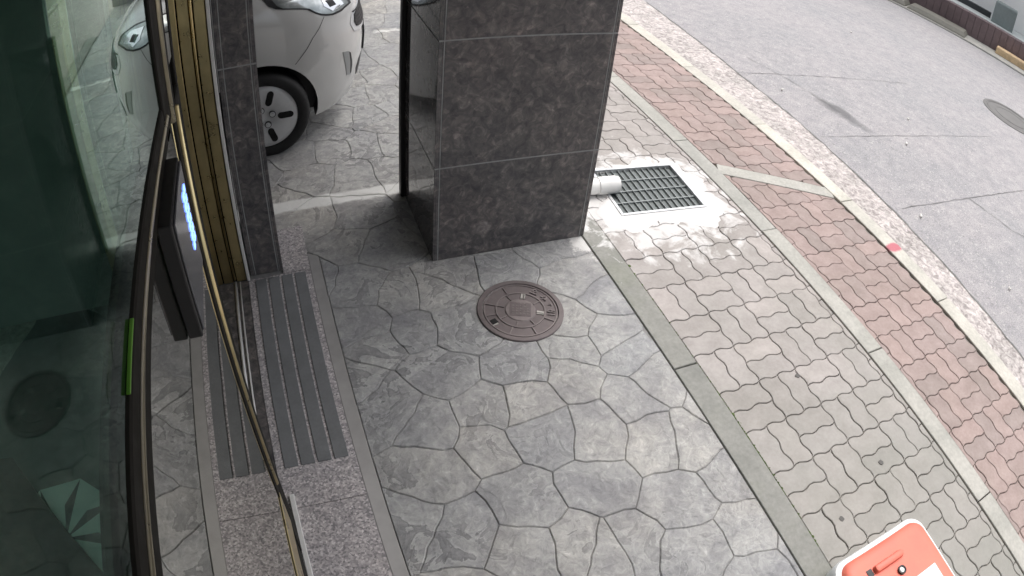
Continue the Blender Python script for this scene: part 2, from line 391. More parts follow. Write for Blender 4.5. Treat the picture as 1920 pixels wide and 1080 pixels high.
def lathe(name, prof, seg, m, parent=None, axis='Z', loc=(0, 0, 0), smooth=True, angle=None):
    """profile of (r, h) revolved about an axis"""
    vs_, fs = [], []
    for i in range(seg):
        a = 2*math.pi*i/seg
        for r, h in prof:
            p = (r*math.cos(a), r*math.sin(a), h)
            if axis == 'Y': p = (p[0], h, p[1])
            vs_.append((p[0]+loc[0], p[1]+loc[1], p[2]+loc[2]))
    n = len(prof)
    for i in range(seg):
        j = (i+1) % seg
        for k in range(n-1): fs.append((i*n+k, j*n+k, j*n+k+1, i*n+k+1))
    o = mesh(name, vs_, fs, m, parent, smooth)
    bm = bmesh.new(); bm.from_mesh(o.data); bmesh.ops.remove_doubles(bm, verts=bm.verts, dist=1e-6)
    bmesh.ops.recalc_face_normals(bm, faces=bm.faces); bm.to_mesh(o.data); bm.free()
    if smooth:
        try: o.data.set_sharp_from_angle(angle=R(40))
        except Exception: pass
    return o
def clip(poly, nx, ny, d):
    """keep the side nx*x+ny*y <= d"""
    out = []
    for i in range(len(poly)):
        a, b = poly[i], poly[(i+1) % len(poly)]
        da, db = nx*a[0]+ny*a[1]-d, nx*b[0]+ny*b[1]-d
        if da <= 0: out.append(a)
        if (da < 0 < db) or (db < 0 < da):
            t = da/(da-db); out.append((a[0]+(b[0]-a[0])*t, a[1]+(b[1]-a[1])*t))
    return out
def area(p): return abs(sum(p[i][0]*p[(i+1) % len(p)][1]-p[(i+1) % len(p)][0]*p[i][1] for i in range(len(p))))/2 if len(p) > 2 else 0

# ------------------------------------------------------------------ setting: ground sheets
g = mesh('ground', [(-150, -150, -.06), (160, -150, -.06), (160, 160, -.06), (-150, 160, -.06)], [(0, 1, 2, 3)], 'ground_far'); tag(g, kind='structure')

# road with a slightly bending edge along the gutter
gut = [(-6, 3.70), (-2, 3.72), (.2, 3.75), (.9, 3.765), (1.73, 3.807), (2.39, 3.84), (3.2, 3.88), (4.25, 3.90), (6.06, 4.03), (9, 4.25), (16, 4.9), (40, 7)]
far = [(-6, 30), (-2, 20), (.5, 16.5), (3, 14), (5.1, 11.95), (6.04, 11.14), (7.58, 10.56), (9.5, 10.4), (12, 10.6), (16, 11.2), (25, 12.4), (40, 14)]
vs_, fs = [], []
for i, ((y, x), (y2, x2)) in enumerate(zip(gut, far)):
    for k in range(13):
        a = k/12; vs_.append((x+(x2-x)*a, y+(y2-y)*a, -.012 + .05*math.sin(math.pi*a)*0))
n = 13
for i in range(len(gut)-1):
    for k in range(12): fs.append((i*n+k, i*n+k+1, (i+1)*n+k+1, (i+1)*n+k))
road = mesh('road', vs_, fs, 'road_surface'); tag(road, kind='structure')
def crack(pts, wd, jit, zc=-.008):
    P_ = []
    for (a, b) in zip(pts[:-1], pts[1:]):
        L_ = math.dist(a, b); m_ = max(2, int(L_/.06))
        P_ += [(a[0]+(b[0]-a[0])*k/m_, a[1]+(b[1]-a[1])*k/m_) for k in range(m_)]
    P_.append(pts[-1]); vv, ff = [], []
    for k, p in enumerate(P_):
        j = (random.uniform(-jit, jit), random.uniform(-jit, jit)); w_ = wd*random.uniform(.3, 1.2)
        q0, q1 = P_[max(0, k-1)], P_[min(len(P_)-1, k+1)]
        tx, ty = q1[0]-q0[0], q1[1]-q0[1]; l_ = math.hypot(tx, ty); nx_, ny_ = -ty/l_, tx/l_
        vv += [(p[0]+j[0]+nx_*w_/2, p[1]+j[1]+ny_*w_/2, zc), (p[0]+j[0]-nx_*w_/2, p[1]+j[1]-ny_*w_/2, zc)]
        if k: ff.append((2*k-2, 2*k-1, 2*k+1, 2*k))
    mesh('crack', vv, ff, 'crack', road)
crack([(x_+.006, y_) for y_, x_ in gut[2:9]], .020, .008, -.0035)
crack([(3.93, 4.24), (5.0, 4.2), (6.5, 4.15)], .007, .006)
crack([(3.95, 3.13), (5.4, 3.08), (6.95, 3.03)], .006, .006)
crack([(3.95, 2.18), (5.0, 2.16), (6.3, 2.125)], .008, .006)
crack([(4.3, 4.6), (4.5, 3.95), (4.62, 3.2), (4.7, 2.9)], .006, .012)
crack([(5.0, 2.15), (5.15, 1.7), (5.6, 1.2)], .008, .012)

# gutter of rough concrete between outer kerb and road
def band_mesh(name, left, right, z0, z1, m, ys=None, parent=None, jit=0):
    vv, ff = [], []
    for (y, x), (y2, x2) in zip(left, right):
        for k in range(5):
            a = k/4; vv.append((x+(x2-x)*a + (random.uniform(-jit, jit) if k == 4 else 0), y+(y2-y)*a, z0+(z1-z0)*a))
    for i in range(len(left)-1):
        for k in range(4): ff.append((i*5+k, i*5+k+1, (i+1)*5+k+1, (i+1)*5+k))
    return mesh(name, vv, ff, m, parent)
import bisect
def gx(y):
    for (a, b) in zip(gut[:-1], gut[1:]):
        if a[0] <= y <= b[0]: return a[1]+(b[1]-a[1])*(y-a[0])/(b[0]-a[0])
    return gut[-1][1]
def kx(y):   # left edge of the outer kerb
    return 3.375 + .012*math.sin(y*1.1) + max(0, y-3)*.002
def kfar(y): return max(0, y-9)*.085
ysl = [(-6 + .06*i) for i in range(360)]
gt = band_mesh('gutter', [(y, kx(y)+.10+kfar(y)) for y in ysl], [(y, gx(y)+.012) for y in ysl], -.004, -.007, 'gutter_concrete', jit=.012)
tag(gt, kind='structure')

# kerb lines: every stone its own piece
def kerb(name, xl, xr, y0, y1, L_, m, ztop=.004, y_off=0, fx=None):
    root = mesh(name, [(xl, y0, -.03), (xr, y0, -.03), (xr, y1, -.03), (xl, y1, -.03)], [(0, 1, 2, 3)], 'joint_dirt'); tag(root, kind='structure')
    y = y0+y_off
    while y < y1:
        ye = min(y1, y+L_)
        a, b = (fx(y), fx(ye)) if fx else (0, 0)
        j = random.uniform(-.002, .002)
        prism('kerb_stone', [(xl+a, y+.003), (xr+a, y+.003), (xr+b, ye-.003), (xl+b, ye-.003)], -.03, ztop+j, m, root, .004)
        y = ye
    return root
kerb('flush_kerb', 1.476, 1.598, -4, 6.9, 1.7, 'strip_concrete', .003, .35)
kerb('middle_kerb', 2.538, 2.655, -5, 14, 1.0, 'kerb_stone', .004, .19)
kerb('outer_kerb', 3.378, 3.505, -5, 14, 1.0, 'kerb_stone_outer', .006, .33, fx=lambda y: kx(y)-3.375)

# ------------------------------------------------------------------ interlocking pavers
PP = .2245; AMP = .0068
def wv(t):
    t = t % .5
    pts = [(0, 0), (.07, .9), (.17, 1), (.33, -1), (.43, -.9), (.5, 0)]
    for (a, b) in zip(pts[:-1], pts[1:]):
        if a[0] <= t <= b[0]: return (b[1]*(t-a[0])+a[1]*(b[0]-t))/(b[0]-a[0])
def paver_poly(u0, u1, v0, v1):
    """cell in units of the pitch; wavy on all four sides"""
    KS = (0, .07, .17, .33, .43, .5, .57, .67, .83, .93, 1)
    def knots(a, b): return sorted({a, b} | {math.floor(a)+k for k in KS if a < math.floor(a)+k < b} | {math.floor(a)+1+k for k in KS if a < math.floor(a)+1+k < b})
    us, vs2 = knots(u0, u1), knots(v0, v1); g_ = .0022
    out = []
    for u in us: out.append((u*PP, v0*PP+AMP*wv(u)+g_))
    for v in vs2: out.append((u1*PP+AMP*wv(v)-g_, v*PP))
    for u in reversed(us): out.append((u*PP, v1*PP+AMP*wv(u)-g_))
    for v in reversed(vs2): out.append((u0*PP+AMP*wv(v)+g_, v*PP))
    # corners: shift the end points of each run inwards
    res = []
    lx, hx, ly, hy = u0*PP, u1*PP, v0*PP, v1*PP
    for p in out:
        if not res or math.dist(p, res[-1]) > .004: res.append(p)
    if math.dist(res[0], res[-1]) < .004: res.pop()
    return res
def pave(name, x0, x1, ox, oy, y0, y1, m, par, extra=()):
    bed = mesh(name, [(x0, y0, -.011), (x1, y0, -.011), (x1, y1, -.011), (x0, y1, -.011)], [(0, 1, 2, 3)], 'paver_joint'); tag(bed, kind='structure')
    i0, i1 = math.floor((x0-ox)/PP)-1, math.ceil((x1-ox)/PP)+1
    cnt = 0; rest = []
    for j in range(math.floor((y0-oy)/PP), math.ceil((y1-oy)/PP)):
        for i in range(i0, i1):
            along_y = (i+j) % 2 == par
            for h in (0, .5):
                q = (i+h, i+h+.5, j, j+1) if along_y else (i, i+1, j+h, j+h+.5)
                poly = [(ox+a, oy+b) for a, b in paver_poly(*q)]
                poly = clip(poly, -1, 0, -(x0+.004)); poly = clip(poly, 1, 0, x1-.004)
                poly = clip(poly, 0, 1, y1); poly = clip(poly, 0, -1, -y0)
                poly = [(x0+.004 if px_ < x0+.020 else x1-.006 if px_ > x1-.020 else px_, py_) for px_, py_ in poly]
                pieces = [poly]
                for cut in extra: pieces = [c for p in pieces for c in cut(p)]
                for p in pieces:
                    if area(p) < .0006: continue
                    zt = random.uniform(-.0018, .0012)
                    o = prism('paver', p, -.011, zt, m, bed, .0025); cnt += 1
    return cnt
# drain opening stays clear of pavers
GX0, GX1, GY0, GY1 = 1.775, 2.325, 2.485, 2.925
def not_in_drain(p):
    xs_, ys_ = [q[0] for q in p], [q[1] for q in p]
    if not p or max(xs_) < GX0 or min(xs_) > GX1 or max(ys_) < GY0 or min(ys_) > GY1: return [p]
    out = []
    a = clip(p, 1, 0, GX0); b = clip(clip(p, -1, 0, -GX0), 1, 0, GX1)
    out.append(a); out.append(clip(p, -1, 0, -GX1))
    out.append(clip(b, 0, 1, GY0)); out.append(clip(b, 0, -1, -GY1))
    return [q for q in out if len(q) > 2]
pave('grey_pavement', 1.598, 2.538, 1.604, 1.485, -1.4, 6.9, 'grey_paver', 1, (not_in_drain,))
# diagonal kerb piece in the red strip
d0, d1 = Vector((2.655, 2.83)), Vector((3.395, 2.43)); dn = Vector((-(d1-d0).y, (d1-d0).x)).normalized(); hw = .058
def diag(p):
    if not p: return []
    c = dn.dot(d0)
    if max(dn.x*q[0]+dn.y*q[1] for q in p) < c-hw-.004 or min(dn.x*q[0]+dn.y*q[1] for q in p) > c+hw+.004: return [p]
    return [q for q in (clip(p, dn.x, dn.y, c-hw-.004), clip(p, -dn.x, -dn.y, -(c+hw+.004))) if len(q) > 2]
pave('red_pavement', 2.655, 3.378, 2.914, 1.485, -1.2, 8.5, 'red_paver', 1, (diag,))
q_ = [d0+dn*hw, d0-dn*hw, d1-dn*hw, d1+dn*hw]
ck = prism('kerb_block', [(v.x, v.y) for v in q_], -.011, .002, 'kerb_stone', None, .004)
tag(ck, 'pale concrete kerb block laid slantwise across the red pavers', 'kerb')
far_walk = mesh('pavement', [(1.45, 6.9, -.008), (2.538, 6.9, -.008), (2.538, 40, -.008), (1.45, 40, -.008)], [(0, 1, 2, 3)], 'grey_paver'); tag(far_walk, kind='structure')
near_walk = mesh('pavement', [(1.598, -12, -.008), (2.538, -12, -.008), (2.538, -1.4, -.008), (1.598, -1.4, -.008)], [(0, 1, 2, 3)], 'grey_paver'); tag(near_walk, kind='structure')

# ------------------------------------------------------------------ stamped concrete of big irregular stones
slab = mesh('stamped_paving', [(.1, -6, -.0065), (1.476, -6, -.0065), (1.476, 2.4, -.0065), (1.476, 9, -.0065), (-5, 9, -.0065), (-5, 2.4, -.0065), (.1, 2.4, -.0065)], [(0, 1, 2, 3, 4, 5, 6)], 'slab_joint')
tag(slab, kind='structure')
seed_px = [(675,541),(683,605),(778,619),(711,647),(755,555),(822,547),(864,610),(822,697),(735,760),(661,719),(969,688),(1078,647),(1078,711),(1075,600),(1094,522),(1133,545),(1144,625),(1184,660),(912,771),(989,763),(850,516),(933,508),(811,793),(817,882),(909,838),(1016,809),(1123,804),(978,935),(1122,913),(865,1008),(775,985),(984,1039),(1079,1020),(1150,1038),(1220,819),(1300,822),(1283,941),(1400,1001),(1189,1023),(1312,1033),(1425,1080),(1362,891),(1240,705),(1185,755),(669,404),(647,456),(720,456),(580,416),(669,331),(580,333),(564,289),(691,273),(731,316),(688,217),(702,175),(738,236),(743,203),(668,178),(632,222),(613,245),(613,281),(738,267),(710,144),(727,100),(696,69),(738,64),(696,39),(743,39),(704,14),(743,11)]
seeds = [(ground(*p).x, ground(*p).y) for p in seed_px]
for k in range(9000):
    p = (random.uniform(-4.5, 1.6), random.uniform(-1.6, 8))
    if p[1] < 2.4 and p[0] < .1: continue
    if all(math.dist(p, s) > .245 for s in seeds): seeds.append(p)
def wob(x, y):
    return (.014*math.sin(9.1*x+3.3*y+1.3*math.sin(5*y))+.008*math.sin(23*y-11*x+.7)+.004*math.sin(51*x+37*y), .014*math.sin(8.3*y-4.1*x+1.7*math.sin(6*x))+.008*math.sin(21*x+13*y+2.1)+.004*math.sin(47*y-41*x))
MH = (.972, 1.972); MHR = .197
for si, s in enumerate(seeds):
    if s[1] < -1.4 or s[1] > 7.6 or s[0] < -4.2: continue
    poly = [(s[0]-.5, s[1]-.5), (s[0]+.5, s[1]-.5), (s[0]+.5, s[1]+.5), (s[0]-.5, s[1]+.5)]
    for q in seeds:
        if q is s: continue
        dx_, dy_ = q[0]-s[0], q[1]-s[1]; L_ = math.hypot(dx_, dy_)
        if L_ > 1.1 or L_ < 1e-6: continue
        nx_, ny_ = dx_/L_, dy_/L_
        poly = clip(poly, nx_, ny_, nx_*s[0]+ny_*s[1]+L_/2)
        if len(poly) < 3: break
    if area(poly) < .004: continue
    dense = []
    for a, b in zip(poly, poly[1:]+poly[:1]):
        m_ = max(1, int(math.dist(a, b)/.045))
        dense += [(a[0]+(b[0]-a[0])*k/m_, a[1]+(b[1]-a[1])*k/m_) for k in range(m_)]
    w2 = [(x+wob(x, y)[0], y+wob(x, y)[1]) for x, y in dense]
    cx_ = sum(p[0] for p in w2)/len(w2); cy_ = sum(p[1] for p in w2)/len(w2)
    sh = []
    for i in range(len(w2)):                           # shrink by half a joint
        a, b, c = w2[i-1], w2[i], w2[(i+1) % len(w2)]
        tx, ty = c[0]-a[0], c[1]-a[1]; l_ = math.hypot(tx, ty)+1e-9
        sh.append((b[0]-ty/l_*.0007, b[1]+tx/l_*.0007))
    if s[1] < 2.6: sh = clip(sh, -1, 0, -.168)
    sh = clip(sh, 1, 0, 1.472 if s[1] < 2.6 else 1.45)
    if len(sh) < 3 or area(sh) < .0015: continue
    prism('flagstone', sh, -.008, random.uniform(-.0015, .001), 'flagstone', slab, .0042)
bandm = prism('cement_band', [(.113, -6), (.166, -6), (.166, 2.40), (.163, 2.86), (.113, 2.86)], -.012, -.003, 'cement_band', None, .002); tag(bandm, kind='structure')

# granite threshold in slabs
thr = mesh('granite_threshold', [(-.40, -4, -.014), (.112, -4, -.014), (.112, 2.86, -.014), (-.40, 2.86, -.014)], [(0, 1, 2, 3)], 'mortar'); tag(thr, kind='structure')
for (a, b) in ((-4, -1.25), (-1.25, -.1), (-.1, 1.245), (1.245, 2.50)):
    prism('granite_slab', [(-.195, a+.001), (.111, a+.001), (.111, b-.001), (-.195, b-.001)], -.013, .003, 'threshold_granite', thr, .001)
prism('granite_slab', [(-.022, 2.502), (.111, 2.502), (.111, 2.85), (-.022, 2.85)], -.013, .003, 'threshold_granite', thr, .001)
prism('sill_slab', [(-.42, 1.20), (-.197, 1.20), (-.197, 2.50), (-.42, 2.50)], -.013, .002, 'polished_granite', thr, .001)

# ------------------------------------------------------------------ anti-slip strips on the threshold
for k, lab in enumerate(('strip nearest the door', 'second strip from the door', 'third strip from the door', 'strip nearest the flagstones')):
    x = -.162 + k*.0645
    bm = bmesh.new(); add_box(bm, x, x+.0535, 1.421, 2.485, .003, .0075, .0015)
    o = bmobj('anti_slip_strip', bm, 'anti_slip'); tag(o, 'dark grey anti slip strip on granite threshold, ' + lab, 'floor strip', 'anti slip strips on the threshold')

# ------------------------------------------------------------------ granite pillars
def panelled(root, x0, x1, y0, y1, joints, ztop, faces, cw=.022, th=.012):
    """core + stone panels and corner strips proud of the mortar"""
    box('core', x0+.0012, x1-.0012, y0+.0012, y1-.0012, 0, ztop-.002, 'mortar', root)
    zs = [0]+[j for j in joints if j < ztop]+[ztop]; g_ = .0030
    for za, zb in zip(zs[:-1], zs[1:]):
        a, b = za+(g_ if za else 0), zb-g_
        for fc in faces:
            if fc in 'FB':
                yA, yB = (y0, y0+th+.004) if fc == 'F' else (y1-th-.004, y1)
                for xa, xb in ((x0+th+.004+.0, x0+cw), (x0+cw+g_*1.6, x1-cw-g_*1.6), (x1-cw, x1-th-.004)):
                    box('stone_panel', xa, xb, yA, yB, a, b, 'dark_granite', root, .0012)
            else:
                xA, xB = (x0, x0+th+.004) if fc == 'L' else (x1-th-.004, x1)
                box('stone_panel', xA, xB, y0+.001, y1-.001, a, b, 'polished_granite', root, .0012)
pil = empty('granite_pillar', (0, 0, 0)); tag(pil, 'large square pillar clad in polished dark granite between doorway and street', 'pillar')
panelled(pil, .690, 1.482, 2.396, 2.99, [.514, 1.115, 1.72, 2.32], 2.80, 'FBLR')
bm = bmesh.new(); add_box(bm, .668, .690, 2.955, 3.003, .0, 1.25, .004); bmobj('corner_guard', bm, 'black_rubber', pil)
jam = empty('granite_jamb', (0, 0, 0)); tag(jam, 'narrow dark granite pier beside the brass door frame', 'pillar')
panelled(jam, -.182, -.020, 2.53, 3.0, [1.068, 1.67, 2.27], 2.80, 'FBLR')

# ------------------------------------------------------------------ building shell and lobby
bld = empty('building', (0, 0, 0)); tag(bld, 'building storey carried on pillars above the entrance and parking', 'building')
box('upper_wall', -6, 1.55, -6, 9, 2.92, 12, 'render_wall', bld)
box('soffit', -6, 1.55, -6, 9, 2.82, 2.918, 'ceiling_board', bld)
box('lobby_side_wall', -3.298, -.43, 2.53, 2.60, 0, 2.82, 'interior_wall', bld)
box('parking_end_wall', -5.4, 1.50, 8.0, 8.2, -.02, 2.82, 'render_wall', bld)
box('parking_back_wall', -5.4, -5.2, 2.6, 7.998, -.02, 2.82, 'render_wall', bld)
fl = mesh('lobby_floor', [(-3.3, -5, -.002), (-.405, -5, -.002), (-.405, 2.53, -.002), (-3.3, 2.53, -.002)], [(0, 1, 2, 3)], 'interior_floor'); tag(fl, kind='structure')
fl2 = mesh('lobby_floor', [(-.405, -5, -.003), (-.198, -5, -.003), (-.198, 1.20, -.003), (-.405, 1.20, -.003)], [(0, 1, 2, 3)], 'interior_floor'); tag(fl2, kind='structure')
# star medallion inlaid in the lobby floor
med = empty('floor_medallion', (-1.11, 1.265, 0)); tag(med, 'pale eight sided star inlay in the lobby floor behind the green glass', 'floor inlay')
RO = .275
o8 = [(RO*math.cos(R(22.5+45*k+8)), RO*math.sin(R(22.5+45*k+8))) for k in range(8)]
for k in range(8):
    a, b = o8[k], o8[(k+1) % 8]
    am = math.atan2(a[1]+b[1], a[0]+b[0]); md = (.15*math.cos(am-.08), .15*math.sin(am-.08))
    prism('pale_wedge', [md, a, b], -.001, .002, 'inlay_pale', med)
    prism('pale_ray', [(0, 0), md, b], -.001, .002, 'inlay_pale', med)
    prism('dark_ray', [(0, 0), a, md], -.001, .002, 'inlay_dark', med)
sq = .42
bm = bmesh.new(); add_box(bm, -sq, sq, -sq, sq, -.0015, 0); bmobj('pale_field', bm, 'interior_floor', med)
rp = [(-1.42, 1.685), (-.915, 1.06), (-1.05, .3), (-2.2, .3), (-2.2, 1.685)]
rug = prism('lobby_rug', rp, -.0005, .012, 'brown_rug', None, .004); tag(rug, 'dark brown rug lying over the star on the lobby floor', 'rug')

# ------------------------------------------------------------------ glazed front
XP = -.168
gf = empty('glazed_front', (XP, 0, 0)); gf.location = (0, 0, 0)
tag(gf, 'bronze and brass framed glass front along the left of the threshold', 'shop front')
box('lower_pane', XP-.008, XP, -3.2, 1.06, .41, 1.599, 'coated_glass', gf)
box('upper_pane', XP-.008, XP, -3.2, .962, 1.672, 2.80, 'green_glass', gf)
box('side_light', XP-.008, XP, 1.105, 1.165, 1.672, 2.80, 'coated_glass', gf)
# transom: dark bronze, with a bright rod added as its highlight
def bar(name, y0, y1, z0, z1, xb, xf, m, parent, bev=.006): return box(name, xb, xf, y0, y1, z0, z1, m, parent, bev, 2)
tr = bar('transom', -3.2, .955, 1.600, 1.668, XP-.03, XP+.004, 'bronze', gf)
bm = bmesh.new(); cyl(bm, (XP+.003, -3.2, 1.636), (XP+.003, .985, 1.636), .0045, 16); bmobj('transom_highlight', bm, 'bronze_shine', tr, True)
lt = bar('lime_glow_strip', .395, .49, 1.669, 1.6715, XP+.0003, XP+.005, 'lime_reflection', tr, .0008)  # added strip coloured like a green glow reflected in the transom
# upper post
up = bar('upper_post', .957, 1.103, 1.608, 2.80, XP-.03, XP+.004, 'bronze', gf)
bm = bmesh.new(); cyl(bm, (XP+.003, 1.038, 1.60), (XP+.003, 1.038, 2.80), .007, 16); bmobj('post_highlight', bm, 'bronze_shine', up, True)  # bright rod added as the highlight down the post
# stile beside the doorway
st = bar('stile', 1.062, 1.19, 0, 1.606, XP-.03, XP+.003, 'bronze', gf)
bm = bmesh.new(); cyl(bm, (XP+.003, 1.10, .41), (XP+.003, 1.10, 1.60), .007, 14); bmobj('stile_bead', bm, 'brass', st, True)
box('return_panel', XP-.05, XP-.001, 1.192, 1.215, 0, 2.80, 'bronze', gf, .002)
# bottom rail
br = bar('bottom_rail', -3.2, 1.06, 0.02, .408, XP-.03, XP-.001, 'bronze', gf)
box('rail_band', XP-.0005, XP+.004, -3.2, 1.085, .20, .385, 'brass', br, .002)
box('floor_strip', XP+.0005, XP+.020, -3.2, 1.30, .0035, .016, 'steel_strip', gf, .002)
# brass reveal at the far side of the doorway
rev = empty('brass_door_frame', (0, 0, 0)); tag(rev, 'polished brass door frame lining the far side of the doorway', 'door frame')
box('backing', -.425, -.186, 2.512, 2.529, .003, 2.81, 'bronze', rev)
for xa, xb in ((-.424, -.395), (-.388, -.325), (-.318, -.272), (-.252, -.206)):
    box('brass_panel', xa, xb, 2.502, 2.512, .004, 2.80, 'brass', rev, .002)
bm = bmesh.new(); cyl(bm, (-.262, 2.500, .02), (-.262, 2.500, 2.8), .006, 12); bmobj('guide_rod', bm, 'brass', rev, True)
box('edge_trim', -.202, -.187, 2.492, 2.512, .004, 2.80, 'steel_strip', rev, .002)
for xt, r in ((-.262, .0075), (-.240, .004)):
    bm = bmesh.new(); cyl(bm, (xt, 1.21, .004), (xt, 2.498, .004), r, 12); bmobj('floor_track', bm, 'steel_strip', rev, True)
# sliding door leaf standing behind the fixed pane
dl = empty('sliding_door', (0, 0, 0)); tag(dl, 'brass framed glass sliding door at the back of the doorway', 'door')
box('pane', -.405, -.399, 1.27, 2.44, .12, 2.16, 'coated_glass', dl)
for ya, yb in ((1.21, 1.268), (2.442, 2.498)): box('stile', -.415, -.390, ya, yb, .006, 2.25, 'brass', dl, .003)
for za, zb in ((.006, .118), (2.162, 2.25)): box('rail', -.415, -.390, 1.27, 2.44, za, zb, 'brass', dl, .003)

# ------------------------------------------------------------------ keypad panel on the glass
kp = empty('entry_keypad', (XP, .81, 1.51)); tag(kp, 'flat black entry keypad with a column of blue lights on the glass front', 'keypad')
bm = bmesh.new(); add_box(bm, .0008, .024, -.088, .09, -.105, .098, .003, 2); bmobj('housing', bm, 'black_plastic', kp)
bm = bmesh.new(); add_box(bm, .024, .0275, -.080, .084, -.098, .093, .0012, 2); fp = bmobj('front_plate', bm, 'panel_face', kp)
for r in range(6):
    for c in range(2):
        bm = bmesh.new(); add_box(bm, .0277, .0292, .028+c*.022, .042+c*.022, -.035+r*.0175, -.023+r*.0175, .001)
        bmobj('blue_light', bm, 'blue_led', fp)

# ------------------------------------------------------------------ manhole cover
def manhole(name, c, r, label):
    root = empty(name, (c[0], c[1], .0045)); tag(root, label, 'manhole cover')
    lathe('frame', [(r*.875, -.010), (r*.875, .001), (r*.885, .004), (r*.985, .004), (r, .001), (r, -.010)], 64, 'cast_iron', root)
    lathe('plate', [(0, -.003), (r*.862, -.003), (r*.862, -.010)], 64, 'cast_iron', root)
    for a, b in ((.82, .858), (.545, .585)):
        lathe('ring', [(r*a, -.003), (r*(a+.006), .0015), (r*(b-.006), .0015), (r*b, -.003)], 64, 'cast_iron_raised', root)
    return root
mh = manhole('manhole_cover', MH, .193, 'brown cast iron sewer cover with raised rings set in the flagstones')
def rib(a, r0, r1, w_, m='cast_iron_raised', name='rib'):
    ca, sa = math.cos(R(a)), math.sin(R(a))
    pts = [(r0*ca-w_*sa, r0*sa+w_*ca), (r0*ca+w_*sa, r0*sa-w_*ca), (r1*ca+w_*sa, r1*sa-w_*ca), (r1*ca-w_*sa, r1*sa+w_*ca)]
    return prism(name, pts, -.003, .0014, m, mh, .0006)
for k, a in enumerate((100, 150, 178, 232, 275, 318)): rib(a, .113, .159, .0028)
for k, a in enumerate((15, 60, 105, 150, 195, 240, 285, 330)): rib(a, .073, .106, .0026)
# raised centre plate with small lettering rows
cpl = lathe('centre_plate', [(0, .0006), (.066, .0006), (.070, -.003)], 40, 'cast_iron_raised', mh)
ang = R(-22)
def rot(p, a): return (p[0]*math.cos(a)-p[1]*math.sin(a), p[0]*math.sin(a)+p[1]*math.cos(a))
prism('badge', [rot(p, ang) for p in ((-.048, -.040), (.046, -.040), (.046, .044), (-.048, .044))], .0004, .0022, 'cast_iron', mh, .0006)
for rr in range(5):
    for cc in range(5):
        if random.random() < .15: continue
        x, y = -.036+cc*.0165, -.030+rr*.016
        prism('character', [rot(p, ang) for p in ((x, y), (x+.011, y), (x+.011, y+.0035), (x+.004, y+.004), (x+.004, y+.0095), (x, y+.0095))], .002, .0032, 'cast_iron_raised', mh)
# Korean syllables around the rim (sewage) built from strokes
def stroke_glyph(strokes, ang_deg, rad, size):
    bm = bmesh.new(); a = R(ang_deg)
    for s in strokes:
        if s[0] == 'c':
            n_ = 14
            for k in range(n_):
                t0, t1 = 2*math.pi*k/n_, 2*math.pi*(k+1)/n_
                q = [(s[1]+(s[3]+o_)*math.cos(t), s[2]+(s[3]+o_)*math.sin(t)) for t, o_ in ((t0, -.07), (t1, -.07), (t1, .07), (t0, .07))]
                vv = []
                for z_ in (-.003, .0024):
                    for p in q:
                        g_ = (p[0]*size, p[1]*size); g_ = rot(g_, a-math.pi/2); vv.append(bm.verts.new((g_[0]+rad*math.cos(a), g_[1]+rad*math.sin(a), z_)))
                bm.faces.new(vv[4:]); [bm.faces.new((vv[i], vv[(i+1) % 4], vv[4+(i+1) % 4], vv[4+i])) for i in range(4)]
        else:
            x0, y0, x1, y1 = s; l_ = math.hypot(x1-x0, y1-y0); nx_, ny_ = -(y1-y0)/l_*.07, (x1-x0)/l_*.07
            q = [(x0+nx_, y0+ny_), (x0-nx_, y0-ny_), (x1-nx_, y1-ny_), (x1+nx_, y1+ny_)]; vv = []
            for z_ in (-.003, .0024):
                for p in q:
                    g_ = rot((p[0]*size, p[1]*size), a-math.pi/2); vv.append(bm.verts.new((g_[0]+rad*math.cos(a), g_[1]+rad*math.sin(a), z_)))
            bm.faces.new(vv[4:]); [bm.faces.new((vv[i], vv[(i+1) % 4], vv[4+(i+1) % 4], vv[4+i])) for i in range(4)]
    bmobj('letter', bm, 'cast_iron_raised', mh)
stroke_glyph([('c', 0, .25, .22), (0, 0, 0, -.28), (-.5, -.3, .5, -.3)], 42, .136, .036)
stroke_glyph([(0, .5, -.3, .05), (0, .5, .3, .05), (-.5, -.1, .5, -.1), (0, -.1, 0, -.5)], 18, .136, .036)
stroke_glyph([(-.4, .3, .4, .3), (0, .3, 0, -.3)], -2, .136, .024)
stroke_glyph([(-.42, .45, -.42, -.4), (-.1, .45, -.1, -.4), (-.42, .1, -.1, .1), (-.42, -.4, -.1, -.4), (.32, .45, .32, -.45), (.32, .1, .5, .1)], -24, .136, .036)
for a, rr in ((62, .088), (-28, .088)): rib(a, rr-.016, rr+.016, .010, 'iron_worn', 'lifting_eye')
prism('pick_hole', [rot(p, R(196)) for p in ((.128, -.016), (.158, -.016), (.158, .012), (.128, .012))], -.003, .0019, 'hole_dark', mh)
prism('pick_edge', [rot(p, R(196)) for p in ((.132, .013), (.160, .013), (.160, .019), (.132, .019))], -.003, .002, 'iron_worn', mh)
rm = manhole('manhole_cover', (8.28, 3.45), .46, 'grey iron manhole cover out in the road')
rm.location.z = -.0065
for ch in rm.children:
    ch.data.materials.clear(); ch.data.materials.append(MAT['road_iron'])

